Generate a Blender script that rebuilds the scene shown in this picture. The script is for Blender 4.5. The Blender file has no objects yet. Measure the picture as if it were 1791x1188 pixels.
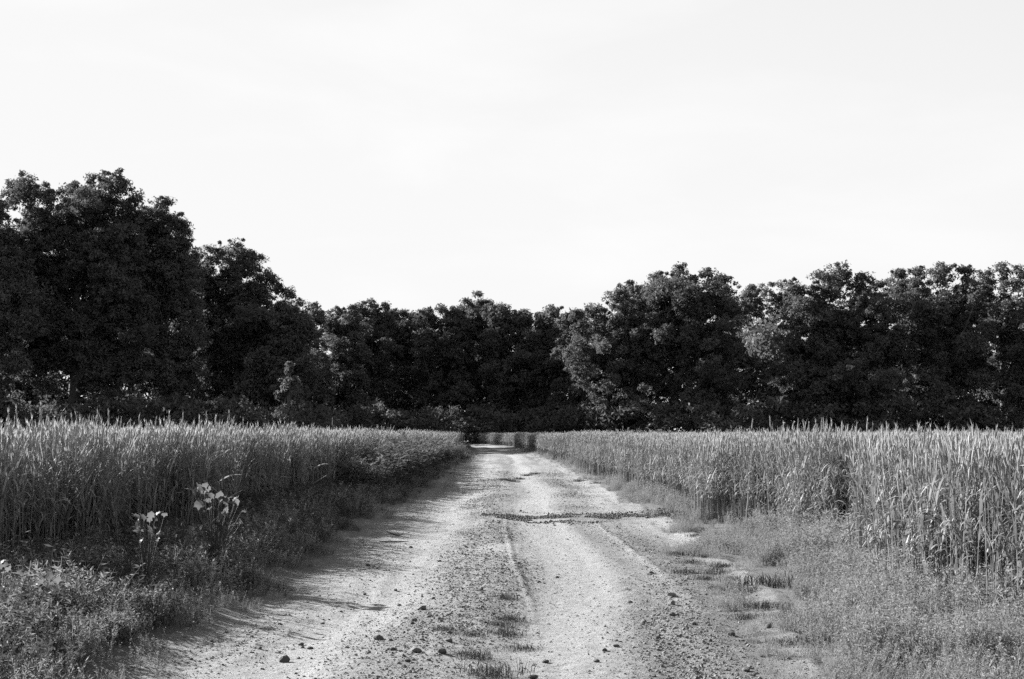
import bpy, math, random
import numpy as np
from mathutils import Vector, Matrix

R = math.radians
SC = bpy.context.scene
COL = SC.collection
rng = np.random.default_rng(7)
random.seed(7)

# ------------------------------------------------------------------ camera
EYE = 1.65
PITCH = R(3.75)
FPX = 2487.0                      # 50 mm lens on a 36 mm frame, in photo pixels
cam_d = bpy.data.cameras.new("camera")
cam_d.lens = 50; cam_d.sensor_width = 36; cam_d.clip_start = 0.1; cam_d.clip_end = 6000
cam = bpy.data.objects.new("camera", cam_d)
cam.location = (0, 0, EYE); cam.rotation_euler = (R(90) + PITCH, 0, 0)
COL.objects.link(cam); SC.camera = cam

# ------------------------------------------------------------------ sky, sun, exposure
SUN_EL, SUN_AHEAD = R(23), R(40)           # sun low on the left, a little ahead of the camera
sd = Vector((-math.cos(SUN_AHEAD) * math.cos(SUN_EL), math.sin(SUN_AHEAD) * math.cos(SUN_EL), math.sin(SUN_EL)))
w = bpy.data.worlds.new("World"); SC.world = w; w.use_nodes = True
nt = w.node_tree; nt.nodes.clear()
sky = nt.nodes.new("ShaderNodeTexSky"); sky.sky_type = 'NISHITA'; sky.sun_disc = False
sky.sun_elevation = SUN_EL
sky.sun_rotation = math.atan2(sd.x, sd.y)
sky.air_density = 2.0; sky.dust_density = 0.3; sky.ozone_density = 1.0
sep = nt.nodes.new("ShaderNodeSeparateColor")
bg = nt.nodes.new("ShaderNodeBackground"); out = nt.nodes.new("ShaderNodeOutputWorld")
bg.inputs[1].default_value = 0.05
# black and white film behind a red filter: the sky is recorded through its red light, and the film's shoulder
# flattens the brightest part; a thin veil of cloud varies it a little all over
def wmath(op, a, b=None):
    n = nt.nodes.new("ShaderNodeMath"); n.operation = op
    for k, v in enumerate((a, b)):
        if v is None: continue
        if isinstance(v, (int, float)): n.inputs[k].default_value = v
        else: nt.links.new(v, n.inputs[k])
    return n.outputs[0]
nt.links.new(sky.outputs[0], sep.inputs[0])
soft = wmath('SUBTRACT', 1.0, wmath('EXPONENT', wmath('MULTIPLY', sep.outputs[0], -1 / 1.4)))
tc = nt.nodes.new("ShaderNodeTexCoord"); mp = nt.nodes.new("ShaderNodeMapping"); mp.inputs["Scale"].default_value = (3, 3, 10)
cn = nt.nodes.new("ShaderNodeTexNoise"); cn.inputs["Scale"].default_value = 1.6; cn.inputs["Detail"].default_value = 7; cn.inputs["Distortion"].default_value = .3
nt.links.new(tc.outputs["Generated"], mp.inputs[0]); nt.links.new(mp.outputs[0], cn.inputs["Vector"])
cr = nt.nodes.new("ShaderNodeMapRange"); cr.inputs[1].default_value = .5; cr.inputs[2].default_value = .72; cr.inputs[3].default_value = 3.5; cr.inputs[4].default_value = 3.66
nt.links.new(cn.outputs[0], cr.inputs[0])
nt.links.new(wmath('MULTIPLY', soft, cr.outputs[0]), bg.inputs[0])
nt.links.new(bg.outputs[0], out.inputs[0])
sun_d = bpy.data.lights.new("sun", 'SUN'); sun_d.energy = 5.0; sun_d.angle = R(0.55); sun_d.color = (1, 1, 1)
sun = bpy.data.objects.new("sun", sun_d); sun.rotation_euler = sd.to_track_quat('Z', 'Y').to_euler()
sun.location = sd * 50
COL.objects.link(sun)
vs = SC.view_settings
vs.view_transform = 'Standard'; vs.look = 'None'; vs.exposure = 2.45; vs.gamma = 1.0; vs.use_curve_mapping = False
SC.cycles.max_bounces = 6; SC.cycles.diffuse_bounces = 3; SC.cycles.transmission_bounces = 3
SC.cycles.glossy_bounces = 2; SC.cycles.use_denoising = False

# ------------------------------------------------------------------ helpers
def X_at(px, D): return (px - 895.5) / FPX * D
def Z_at(py, D): return EYE + D * math.tan(math.atan((594 - py) / FPX) + PITCH)
def D_ground(py): return EYE / math.tan(math.atan((py - 594) / FPX) - PITCH)
def ground_pt(px, py):
    d = D_ground(py); return X_at(px, d), d

def tag(o, label=None, cat=None, group=None, kind=None):
    if label: o["label"] = label
    if cat: o["category"] = cat
    if group: o["group"] = group
    if kind: o["kind"] = kind
    return o

def make_mesh(name, V, F, mat=None, smooth=False, attrs=None):
    V = np.asarray(V, np.float32); me = bpy.data.meshes.new(name)
    groups = F if isinstance(F, list) else [F]
    groups = [np.asarray(g, np.int32) for g in groups if len(g)]
    nl = sum(g.size for g in groups); nf = sum(len(g) for g in groups)
    me.vertices.add(len(V)); me.vertices.foreach_set("co", V.ravel())
    me.loops.add(nl); me.polygons.add(nf)
    me.loops.foreach_set("vertex_index", np.concatenate([g.ravel() for g in groups]))
    tot = np.concatenate([np.full(len(g), g.shape[1], np.int32) for g in groups])
    st = np.concatenate([[0], np.cumsum(tot)[:-1]]).astype(np.int32)
    me.polygons.foreach_set("loop_start", st)
    me.polygons.foreach_set("use_smooth", np.full(nf, smooth))
    me.update(calc_edges=True)
    if attrs:
        for k, a in attrs.items():
            at = me.attributes.new(k, 'FLOAT', 'POINT'); at.data.foreach_set("value", np.asarray(a, np.float32))
    if mat: me.materials.append(mat)
    return me

def obj(name, me, parent=None, loc=None, link=True):
    o = bpy.data.objects.new(name, me)
    if parent: o.parent = parent
    if loc is not None: o.location = loc
    if link: COL.objects.link(o)
    return o

def empty(name, loc, rz=0):
    o = bpy.data.objects.new(name, None); o.location = loc; o.rotation_euler = (0, 0, rz)
    o.empty_display_size = 0.2; COL.objects.link(o); return o

class MB:
    """collects vertices and faces"""
    def __init__(s): s.v = []; s.q = []; s.t = []; s.n = 0
    def add(s, V, Q=None, T=None):
        s.v.append(np.asarray(V, float).reshape(-1, 3))
        if Q is not None and len(Q): s.q.append(np.asarray(Q, int).reshape(-1, 4) + s.n)
        if T is not None and len(T): s.t.append(np.asarray(T, int).reshape(-1, 3) + s.n)
        s.n += len(s.v[-1])
    def tube(s, pts, rad, sides=5):
        pts = np.asarray(pts, float); rad = np.asarray(rad, float); n = len(pts)
        tan = np.gradient(pts, axis=0); tan /= np.linalg.norm(tan, axis=1)[:, None] + 1e-9
        ref = np.array([0.31, 0.87, 0.13]); a = np.cross(tan, ref); a /= np.linalg.norm(a, axis=1)[:, None] + 1e-9
        b = np.cross(tan, a); ang = np.arange(sides) * 2 * np.pi / sides
        ring = pts[:, None] + rad[:, None, None] * (np.cos(ang)[None, :, None] * a[:, None] + np.sin(ang)[None, :, None] * b[:, None])
        Q = []
        for i in range(n - 1):
            for k in range(sides):
                k2 = (k + 1) % sides
                Q.append((i * sides + k, i * sides + k2, (i + 1) * sides + k2, (i + 1) * sides + k))
        s.add(ring.reshape(-1, 3), Q)
    def ribbon(s, pts, wid, side):
        pts = np.asarray(pts, float); wid = np.asarray(wid, float); n = len(pts)
        side = np.asarray(side, float)
        if side.ndim == 1: side = np.tile(side, (n, 1))
        V = np.empty((2 * n, 3)); V[0::2] = pts - side * wid[:, None] / 2; V[1::2] = pts + side * wid[:, None] / 2
        s.add(V, [(2 * i, 2 * i + 1, 2 * i + 3, 2 * i + 2) for i in range(n - 1)])
    def mesh(s, name, mat, smooth=False):
        F = []
        if s.q: F.append(np.concatenate(s.q))
        if s.t: F.append(np.concatenate(s.t))
        return make_mesh(name, np.concatenate(s.v), F, mat, smooth)

_lat = np.random.default_rng(99).random((512, 512))
def vnoise(x, y):
    x = np.asarray(x, float); y = np.asarray(y, float)
    xi = np.floor(x).astype(int); yi = np.floor(y).astype(int)
    fx = x - xi; fy = y - yi; fx = fx * fx * (3 - 2 * fx); fy = fy * fy * (3 - 2 * fy)
    g = lambda a, b: _lat[a & 511, b & 511]
    return (g(xi, yi) * (1 - fx) + g(xi + 1, yi) * fx) * (1 - fy) + (g(xi, yi + 1) * (1 - fx) + g(xi + 1, yi + 1) * fx) * fy
def fbm(x, y, o=4):
    s = 0; a = 1; t = 0
    for i in range(o):
        s = s + a * vnoise(x * 2**i + 17.3 * i, y * 2**i + 5.1 * i); t += a; a *= .5
    return s / t

def scatter(name, protos, P, rot, scl, idx, label, cat):
    """one uncountable mass: small plants or stones set out on points with geometry nodes"""
    P = np.asarray(P, np.float32); n = len(P)
    me = bpy.data.meshes.new(name); me.vertices.add(n); me.vertices.foreach_set("co", P.ravel())
    a = me.attributes.new("rot", 'FLOAT_VECTOR', 'POINT'); a.data.foreach_set("vector", np.asarray(rot, np.float32).ravel())
    a = me.attributes.new("scl", 'FLOAT_VECTOR', 'POINT'); a.data.foreach_set("vector", np.asarray(scl, np.float32).ravel())
    a = me.attributes.new("idx", 'INT', 'POINT'); a.data.foreach_set("value", np.asarray(idx, np.int32))
    o = obj(name, me)
    ng = bpy.data.node_groups.new(name + "_scatter", 'GeometryNodeTree')
    ng.interface.new_socket("Geometry", in_out='INPUT', socket_type='NodeSocketGeometry')
    ng.interface.new_socket("Geometry", in_out='OUTPUT', socket_type='NodeSocketGeometry')
    N = ng.nodes; L = ng.links
    gi = N.new("NodeGroupInput"); go = N.new("NodeGroupOutput")
    jn = N.new("GeometryNodeJoinGeometry"); ip = N.new("GeometryNodeInstanceOnPoints")
    for p in protos:
        oi = N.new("GeometryNodeObjectInfo"); oi.inputs["Object"].default_value = p
        gti = N.new("GeometryNodeGeometryToInstance")
        L.new(oi.outputs["Geometry"], gti.inputs[0]); L.new(gti.outputs[0], jn.inputs[0])
    def named(nm, ty):
        q = N.new("GeometryNodeInputNamedAttribute"); q.data_type = ty; q.inputs["Name"].default_value = nm
        return q.outputs[0]
    ip.inputs["Pick Instance"].default_value = True
    L.new(gi.outputs[0], ip.inputs["Points"]); L.new(jn.outputs[0], ip.inputs["Instance"])
    L.new(named("idx", 'INT'), ip.inputs["Instance Index"])
    L.new(named("rot", 'FLOAT_VECTOR'), ip.inputs["Rotation"]); L.new(named("scl", 'FLOAT_VECTOR'), ip.inputs["Scale"])
    L.new(ip.outputs[0], go.inputs[0])
    m = o.modifiers.new("scatter", 'NODES'); m.node_group = ng
    return tag(o, label, cat, kind="stuff")

# ------------------------------------------------------------------ materials (greys: the photograph is black and white)
def mat_base(name):
    m = bpy.data.materials.new(name); m.use_nodes = True; n = m.node_tree; n.nodes.clear()
    o = n.nodes.new("ShaderNodeOutputMaterial"); return m, n, o

def leaf_mat(name, lo, hi, transl=0.35, gloss=0.06, rough=0.45, nscale=1.2):
    m, n, o = mat_base(name)
    tc = n.nodes.new("ShaderNodeTexCoord"); no = n.nodes.new("ShaderNodeTexNoise")
    no.inputs["Scale"].default_value = nscale; no.inputs["Detail"].default_value = 4
    oi = n.nodes.new("ShaderNodeObjectInfo"); ge = n.nodes.new("ShaderNodeNewGeometry")
    ad = n.nodes.new("ShaderNodeMath"); ad.operation = 'ADD'
    ad2 = n.nodes.new("ShaderNodeMath"); ad2.operation = 'MULTIPLY_ADD'; ad2.inputs[1].default_value = 0.55
    mul = n.nodes.new("ShaderNodeMath"); mul.operation = 'MULTIPLY'; mul.inputs[1].default_value = 0.5
    L = n.links.new
    L(tc.outputs["Object"], no.inputs["Vector"])
    L(ge.outputs["Random Per Island"], ad2.inputs[0]); L(no.outputs[0], ad2.inputs[2])
    L(oi.outputs["Random"], mul.inputs[0]); L(ad2.outputs[0], ad.inputs[0]); L(mul.outputs[0], ad.inputs[1])
    r = n.nodes.new("ShaderNodeMapRange"); r.inputs[1].default_value = 0.3; r.inputs[2].default_value = 1.7
    r.inputs[3].default_value = lo; r.inputs[4].default_value = hi
    L(ad.outputs[0], r.inputs[0])
    d = n.nodes.new("ShaderNodeBsdfDiffuse"); t = n.nodes.new("ShaderNodeBsdfTranslucent"); g = n.nodes.new("ShaderNodeBsdfGlossy")
    g.inputs["Roughness"].default_value = rough; g.inputs["Color"].default_value = (.8, .8, .8, 1)
    m1 = n.nodes.new("ShaderNodeMixShader"); m1.inputs[0].default_value = transl
    m2 = n.nodes.new("ShaderNodeMixShader"); m2.inputs[0].default_value = gloss
    L(r.outputs[0], d.inputs[0]); L(r.outputs[0], t.inputs[0])
    L(d.outputs[0], m1.inputs[1]); L(t.outputs[0], m1.inputs[2]); L(m1.outputs[0], m2.inputs[1]); L(g.outputs[0], m2.inputs[2])
    L(m2.outputs[0], o.inputs[0]); return m

def rough_mat(name, lo, hi, scale=6, bump=0.4, rough=0.9, bscale=40, rand=0.0, attr=None, bdist=0.02):
    m, n, o = mat_base(name); L = n.links.new
    p = n.nodes.new("ShaderNodeBsdfPrincipled"); p.inputs["Roughness"].default_value = rough
    p.inputs["Specular IOR Level"].default_value = 0.2
    tc = n.nodes.new("ShaderNodeTexCoord"); no = n.nodes.new("ShaderNodeTexNoise")
    no.inputs["Scale"].default_value = scale; no.inputs["Detail"].default_value = 8; no.inputs["Roughness"].default_value = .65
    L(tc.outputs["Object"], no.inputs["Vector"])
    src = no.outputs[0]
    if rand:
        oi = n.nodes.new("ShaderNodeObjectInfo"); a = n.nodes.new("ShaderNodeMath"); a.operation = 'MULTIPLY_ADD'
        a.inputs[1].default_value = rand; L(oi.outputs["Random"], a.inputs[0]); L(src, a.inputs[2])
        b = n.nodes.new("ShaderNodeMath"); b.operation = 'SUBTRACT'; b.inputs[1].default_value = rand / 2
        L(a.outputs[0], b.inputs[0]); src = b.outputs[0]
    if attr:
        at = n.nodes.new("ShaderNodeAttribute"); at.attribute_name = attr
        a = n.nodes.new("ShaderNodeMath"); a.operation = 'ADD'; L(at.outputs["Fac"], a.inputs[0]); L(src, a.inputs[1]); src = a.outputs[0]
    r = n.nodes.new("ShaderNodeMapRange"); r.inputs[1].default_value = 0.25; r.inputs[2].default_value = 0.75
    r.inputs[3].default_value = lo; r.inputs[4].default_value = hi; L(src, r.inputs[0]); L(r.outputs[0], p.inputs["Base Color"])
    if bump:
        nb = n.nodes.new("ShaderNodeTexNoise"); nb.inputs["Scale"].default_value = bscale; nb.inputs["Detail"].default_value = 6
        nb.inputs["Roughness"].default_value = .7
        L(tc.outputs["Object"], nb.inputs["Vector"])
        bp = n.nodes.new("ShaderNodeBump"); bp.inputs["Strength"].default_value = bump; bp.inputs["Distance"].default_value = bdist
        L(nb.outputs[0], bp.inputs["Height"]); L(bp.outputs[0], p.inputs["Normal"])
    L(p.outputs[0], o.inputs[0]); return m

M_soil = rough_mat("field soil", .035, .07, 2.5, .6)
M_road = rough_mat("dry track dirt", .06, .16, 9, .9, .95, 38, attr="tone", bdist=.03)
M_stone = rough_mat("track stone", .085, .19, 12, .5, .85, 60, rand=.5)
M_clod = rough_mat("dark clod", .05, .10, 14, .5, .95, 60, rand=.4)
M_bark = rough_mat("bark", .04, .09, 4, .8, .95, 12)
M_leaf = leaf_mat("tree leaves", .062, .10, .35, .008, .5, .25)
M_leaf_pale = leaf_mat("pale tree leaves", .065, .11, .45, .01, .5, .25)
M_crop = leaf_mat("ripening rye", .045, .30, .30, .014, .55, 3)
M_ear = leaf_mat("rye ears", .18, .37, .5, .01, .5, 3)
M_weed = leaf_mat("verge weed", .12, .22, .35, .006, .6, 6)
M_weed_shade = leaf_mat("shade-toned weed", .022, .055, .45, .012, .5, 6)  # left verge weeds and grass: colour darkened to carry the shade there
M_tuft_shade = leaf_mat("grass tuft", .025, .05, .15, .01, .5, 6)  # colour darkened to paint in the tufts' backlit, shaded side
M_big = leaf_mat("broad weed leaf", .06, .10, .5, .02, .45, 8)
M_thicket_lit = leaf_mat("sun-toned thicket leaves", .05, .11, .45, .012, .5, 6)  # paler copy of the left verge weed, sunlight put into its colour
M_stem = rough_mat("weed stem", .04, .07, 8, 0)
M_stick = rough_mat("dead stick", .03, .06, 20, .3)

# ------------------------------------------------------------------ layout curves
def road_l(y): return np.interp(y, [0, 9.5, 14, 27, 44, 95, 146, 200, 260], [-2.65, -2.65, -2.68, -2.9, -2.75, -2.87, -4.1, -9, -18])
def road_r(y): return np.interp(y, [0, 9.5, 14, 24, 32, 70, 124, 160, 200, 260], [2.05, 2.1, 2.5, 3.0, 2.75, 2.35, 1.4, -.6, -5, -14])
def crop_r(y): return np.interp(y, [0, 11.6, 13.5, 19.3, 23.7, 33.4, 70, 124, 160, 200, 260], [4.1, 4.0, 3.9, 4.2, 3.75, 3.25, 2.95, 1.9, 0.1, -4, -13])
def crop_l(y): return np.interp(y, [0, 13, 16.5, 24, 40, 60, 95, 146, 200, 260], [-5.6, -5.5, -4.8, -4.6, -4.5, -4.45, -4.2, -5.3, -10.5, -19.5])

def road_h(x, y):
    """height of the worn track: ruts, ridges and loose dirt"""
    l = road_l(y); r = road_r(y); c = (l + r) / 2 - 0.05
    wob = (fbm(y * .12, y * 0 + 3.3, 2) - .5) * .5
    d = x - c - wob
    h = 0.02 - .03 * np.exp(-((d + 1.25) / .32) ** 2) - .035 * np.exp(-((d - .55) / .42) ** 2)
    h += .03 * np.exp(-((d + .25) / .45) ** 2)
    rid = x - np.interp(y, [0, 9.4, 12, 14.5, 20, 30], [-1.34, -1.34, -1.37, -1.4, -1.45, -1.3])
    rid = rid + (vnoise(y * .5, y * 0 + 4) - .5) * .12
    h += .009 * np.exp(-(rid / .09) ** 2) * np.exp(-np.maximum(y - 16, 0) / 6) * (.4 + 1.2 * vnoise(y * 1.3, y * 0))
    rid = x - np.interp(y, [0, 14, 18, 24, 30], [.35, .18, .02, -.1, -.12])
    h += .016 * np.exp(-(rid / .035) ** 2) * np.exp(-np.maximum(np.abs(y - 20) - 4, 0) / 3)
    rid = x - np.interp(y, [0, 16, 22, 28], [1.9, 1.75, 1.6, 1.5])
    h += .02 * np.exp(-(rid / .06) ** 2) * np.exp(-np.maximum(np.abs(y - 21) - 4, 0) / 2)
    rd = (y - 27.7 - (vnoise(x * 1.1, x * 0) - .5) * .7) / .32
    h += .012 * np.exp(-(rd / 2) ** 2) * (1 / (1 + np.exp(-(x + .35) * 5)))
    h += (fbm(x * 1.2, y * .5, 3) - .5) * .05
    g = gravel_w(x, y)
    h += (fbm(x * 9, y * 9, 3) - .5) * (.012 + .028 * g)
    edge = np.minimum(x - l, r - x)
    h += .05 * np.clip(1 - edge / .35, 0, 1.5)
    return h

def gravel_w(x, y):
    """how stony the track is at a point, 0 to 1"""
    l = road_l(y); r = road_r(y); c = (l + r) / 2 - .05
    wob = (fbm(y * .12, y * 0 + 3.3, 2) - .5) * .5
    d = x - c - wob
    g = np.exp(-((d + .38) / .55) ** 2) * 1.0
    g = np.maximum(g, .8 * np.exp(-((d - 1.75) / .5) ** 2))
    g = np.maximum(g, .35 * np.exp(-((d + 1.75) / .35) ** 2))
    n = fbm(x * .9 + 40, y * .35, 3)
    return np.clip(g * (.35 + 1.3 * np.clip((n - .32) * 2.4, 0, 1)) + .06, 0, 1)

# ------------------------------------------------------------------ ground
def ground_z(x, y):
    l = road_l(y); r = road_r(y)
    out = np.maximum(l - x, x - r)
    h = np.interp(out, [-.6, -.1, .15, .9], [-.11, .0, .055, .11])
    near = np.clip(1 - (y - 40) / 60, 0, 1)
    return h + (fbm(x * .9, y * .9, 3) - .5) * .10 * near * np.clip(out / .5, 0, 1)
def grid(xs, ys):
    GX, GY = np.meshgrid(xs, ys); n, m = GX.shape
    i = np.arange(n * m).reshape(n, m)
    F = np.stack([i[:-1, :-1], i[:-1, 1:], i[1:, 1:], i[1:, :-1]], -1).reshape(-1, 4)
    return GX.ravel(), GY.ravel(), F
xs = np.concatenate([[-2500, -900, -400, -200, -100, -60, -40, -28], np.arange(-20, -9, 1.0), np.arange(-9, 9, .15), np.arange(9, 20, 1.0), [28, 40, 60, 100, 200, 400, 900, 2500]])
ys = np.concatenate([[-300, -60, -20, -5, 0, 4], np.geomspace(6, 260, 420), [320, 420, 600, 1000, 3000]])
gx, gy, F = grid(xs, ys)
obj_ground = obj("ground", make_mesh("ground", np.stack([gx, gy, ground_z(gx, gy)], 1), F, M_soil, True))
tag(obj_ground, "bare dark field soil under the crop and verges", "ground", kind="structure")

t_ = np.linspace(-.06, 1.06, 270)
yr = np.geomspace(6.5, 262, 1050)
T, Y = np.meshgrid(t_, yr); n_, m_ = T.shape
lw = road_l(Y); rw = road_r(Y)
Xr = lw + (rw - lw) * T
ragged = (fbm(Y * .8, Y * 0 + 9 + (T > .5) * 31, 3) - .5) * .6
Xr = Xr + ragged * np.clip(np.abs(T - .5) * 2 - .8, 0, 1) * 2
Xr, Yf = Xr.ravel(), Y.ravel()
hz = road_h(Xr, Yf)
edge = np.clip((np.abs(T.ravel() - .5) - .5) / .06, 0, 1)
hz = hz - edge * .12
i = np.arange(n_ * m_).reshape(n_, m_)
F = np.stack([i[:-1, :-1], i[:-1, 1:], i[1:, 1:], i[1:, :-1]], -1).reshape(-1, 4)
gw = gravel_w(Xr, Yf)
cc = (road_l(Yf) + road_r(Yf)) / 2 + (fbm(Yf * .12, Yf * 0 + 3.3, 2) - .5) * .5
tone = .13 - .26 * gw + (fbm(Xr * .7, Yf * .16, 3) - .5) * .3 + (fbm((Xr - cc) * 3.2 + 50, Yf * .05, 3) - .5) * .55 + (fbm(Xr * 6, Yf * 1.2, 2) - .5) * .15
tone -= .2 * np.clip(1 - np.minimum(Xr - road_l(Yf), road_r(Yf) - Xr) / .6, 0, 1)
rd = (Yf - 27.7 - (vnoise(Xr * 1.1, Xr * 0) - .5) * .7) / .28
tone -= .22 * np.exp(-(rd / 2) ** 2) * (1 / (1 + np.exp(-(Xr + .35) * 5)))
o = obj("dirt_road", make_mesh("dirt_road", np.stack([Xr, Yf, hz], 1), F, M_road, True, {"tone": tone}))
tag(o, "pale stony farm track with tyre ruts running to the wood", "track", kind="structure")

# ------------------------------------------------------------------ trees
def sph(n, r):
    v = r.normal(size=(n, 3)); return v / (np.linalg.norm(v, axis=1)[:, None] + 1e-9)

def leaf_cloud(centers, radii, per, half, r, flat=.7, up=.6):
    """leaf-sized diamond faces spread through clumps"""
    n = len(centers) * per
    C = np.repeat(centers, per, 0); RR = np.repeat(radii, per)
    d = sph(n, r) * (r.random(n) ** .45)[:, None] * RR[:, None]; d[:, 2] *= flat
    P = C + d
    nr = sph(n, r); nr[:, 2] += up; nr += d / (RR[:, None] + 1e-6) * .7
    nr /= np.linalg.norm(nr, axis=1)[:, None]
    t = np.cross(nr, sph(n, r)); t /= np.linalg.norm(t, axis=1)[:, None] + 1e-9
    b = np.cross(nr, t)
    s = half * 1.12 * r.uniform(.6, 1.35, n)
    V = np.stack([P - t * s[:, None], P + b * (s * .62)[:, None] + t * (s * .35)[:, None], P + t * (s * 1.1)[:, None] - b * (s * .45)[:, None] - nr * (s * .2)[:, None]], 1)
    return V.reshape(-1, 3), np.arange(n * 3).reshape(-1, 3)

def tree(name, label, cat, D, cpx, hw, tops, seed, group=None, mat=None, half=.24, per=44, sub=1.15, low=.10, sparse=1.0, dy=None, tf=.35):
    """tops: (px, py of the lobe's top, radius px) of the lobes that make the crown's outline; the rest of the crown is filled below"""
    r = np.random.default_rng(seed); k = D / FPX; sub *= .8; half *= .82
    bx = X_at(cpx, D); W = hw * k
    lobes = []
    for (px, py, rp) in tops:
        rr = rp * k; rr *= r.uniform(.85, 1.2); lobes.append((X_at(px, D) - bx, r.normal() * W * .25, Z_at(py, D) - rr * .85, rr))
    H = max(l[2] + l[3] for l in lobes)
    for (x, y, z, rr) in list(lobes):
        for q in (1.0, 2.0):
            lobes.append((x * (1 - .12 * q) + r.normal(0, rr * .35), y * (1 - .2 * q) + r.normal(0, rr * .5), z - rr * q * r.uniform(.75, 1.05), rr * r.uniform(.85, 1.2)))
    ax = np.array([l[0] for l in lobes]); az = np.array([l[2] for l in lobes]); o_ = np.argsort(ax)
    depth = dy if dy else W * .75
    rf = max(1.6, np.mean([l[3] for l in lobes]) * 1.05)
    n_fill = int(1.9 * sparse * (2 * W) * H / (rf * rf))
    for _ in range(n_fill):
        x = r.uniform(-W, W); zt = np.interp(x, ax[o_], az[o_])
        lo = low * H + .25 * H * (abs(x) / W) ** 2 * (low > .03)
        z = lo + (zt - rf * tf - lo) * r.random() ** .75
        if z < lo: z = lo
        y = r.normal() * depth * .5 * (1 - .3 * z / H)
        lobes.append((x * (1 - .25 * (z / H) ** 3), y, z, rf * r.uniform(.5, 1.3)))
    cs = []; rs = []
    for li, (x, y, z, rr) in enumerate(lobes):
        ns = max(6, int((5.2 if li < 3 * len(tops) else 3.4) * (rr / sub) ** 2 * sparse))
        d = sph(ns, r); d[:, 2] = np.where(d[:, 2] < -.75, -d[:, 2], d[:, 2])
        tw = r.random(ns) < .13
        rad = np.where(tw, r.uniform(1.02, 1.28, ns), r.random(ns) ** .5 * .95 + .08)
        p = np.array([x, y, z]) + d * np.array([1.15, 1.15, .85]) * (rr - sub * .45) * rad[:, None]
        cs.append(p); rs.append(sub * np.where(tw, r.uniform(.3, .55, ns), r.uniform(.55, 1.15, ns)))
    cs = np.concatenate(cs); rs = np.concatenate(rs)
    keep = cs[:, 2] > .6; cs = cs[keep]; rs = rs[keep]
    V, F = leaf_cloud(cs, rs, per, half, r)
    V[:, 2] = np.maximum(V[:, 2], .1)
    root = empty(name, (bx, D, 0)); tag(root, label, cat, group)
    obj("crown", make_mesh("crown", V, F, mat or M_leaf), root)
    mb = MB(); tr = .028 * H * (.7 + .6 * r.random()) * .75
    zz = np.linspace(-.3, H * .62, 8)
    path = np.stack([np.cumsum(r.normal(0, .12, 8)) * H * .03, np.cumsum(r.normal(0, .12, 8)) * H * .03, zz], 1)
    mb.tube(path, tr * np.linspace(1.15, .35, 8), 8)
    for li in r.permutation(len(lobes))[:min(16, len(lobes))]:
        x, y, z, rr = lobes[li]
        j = int(np.clip(np.searchsorted(zz, z * .55), 2, 6)); s0 = path[j]; e = np.array([x, y, z])
        mid = (s0 + e) / 2 + np.array([0, 0, -.04 * H]) + r.normal(0, .3, 3)
        tt = np.linspace(0, 1, 6)[:, None]
        mb.tube((1 - tt) ** 2 * s0 + 2 * tt * (1 - tt) * mid + tt ** 2 * e, tr * np.linspace(.38, .07, 6), 5)
    obj("trunk", mb.mesh("trunk", M_bark, True), root)
    return root

gL, gC, gR = "tall trees at the left end of the wood", "trees along the far middle of the wood", "trees at the right end of the wood"
tree("broadleaf_tree", "tall dark tree cut off by the left edge of the picture", "tree", 152, -25, 75, [(-40, 340, 45), (2, 345, 26), (-10, 400, 40)], 1, gL, half=.2, per=52, tf=.55)
tree("broadleaf_tree", "tallest broadleaf tree with a wide domed top at the left", "tree", 160, 132, 125, [(32, 312, 30), (72, 317, 28), (112, 308, 27), (162, 293, 26), (205, 297, 26), (232, 330, 22), (60, 380, 40), (200, 390, 40), (20, 400, 30)], 2, gL, half=.2, per=52, sub=1.1, tf=.55)
tree("broadleaf_tree", "dark tree with a layered shoulder just right of the tallest tree", "tree", 163, 285, 60, [(288, 349, 24), (308, 372, 18), (262, 362, 18), (306, 412, 20), (275, 420, 35)], 3, gL, half=.2, per=50, sub=1.05, tf=.55)
tree("broadleaf_tree", "paler tree with a rounded sunlit top sloping down to the right", "tree", 172, 420, 95, [(362, 428, 22), (402, 414, 25), (436, 436, 25), (468, 466, 22), (498, 500, 18), (518, 516, 12), (360, 480, 35), (430, 500, 35)], 4, gL, M_leaf_pale, half=.19, per=46, sub=1.0, tf=.55)
tree("broadleaf_tree", "low spreading dark tree below the sloping pale tree", "tree", 168, 495, 55, [(470, 540, 26), (505, 528, 16), (532, 545, 14), (500, 580, 30)], 5, gL, half=.2, per=48)
tree("young_tree", "small sunlit tree standing out pale against the dark wood", "tree", 118, 505, 9, [(506, 632, 6), (515, 655, 8), (499, 672, 6), (486, 684, 5), (523, 690, 7)], 6, None, M_leaf_pale, half=.14, per=30, sub=.45, low=.25, sparse=.6)
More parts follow.
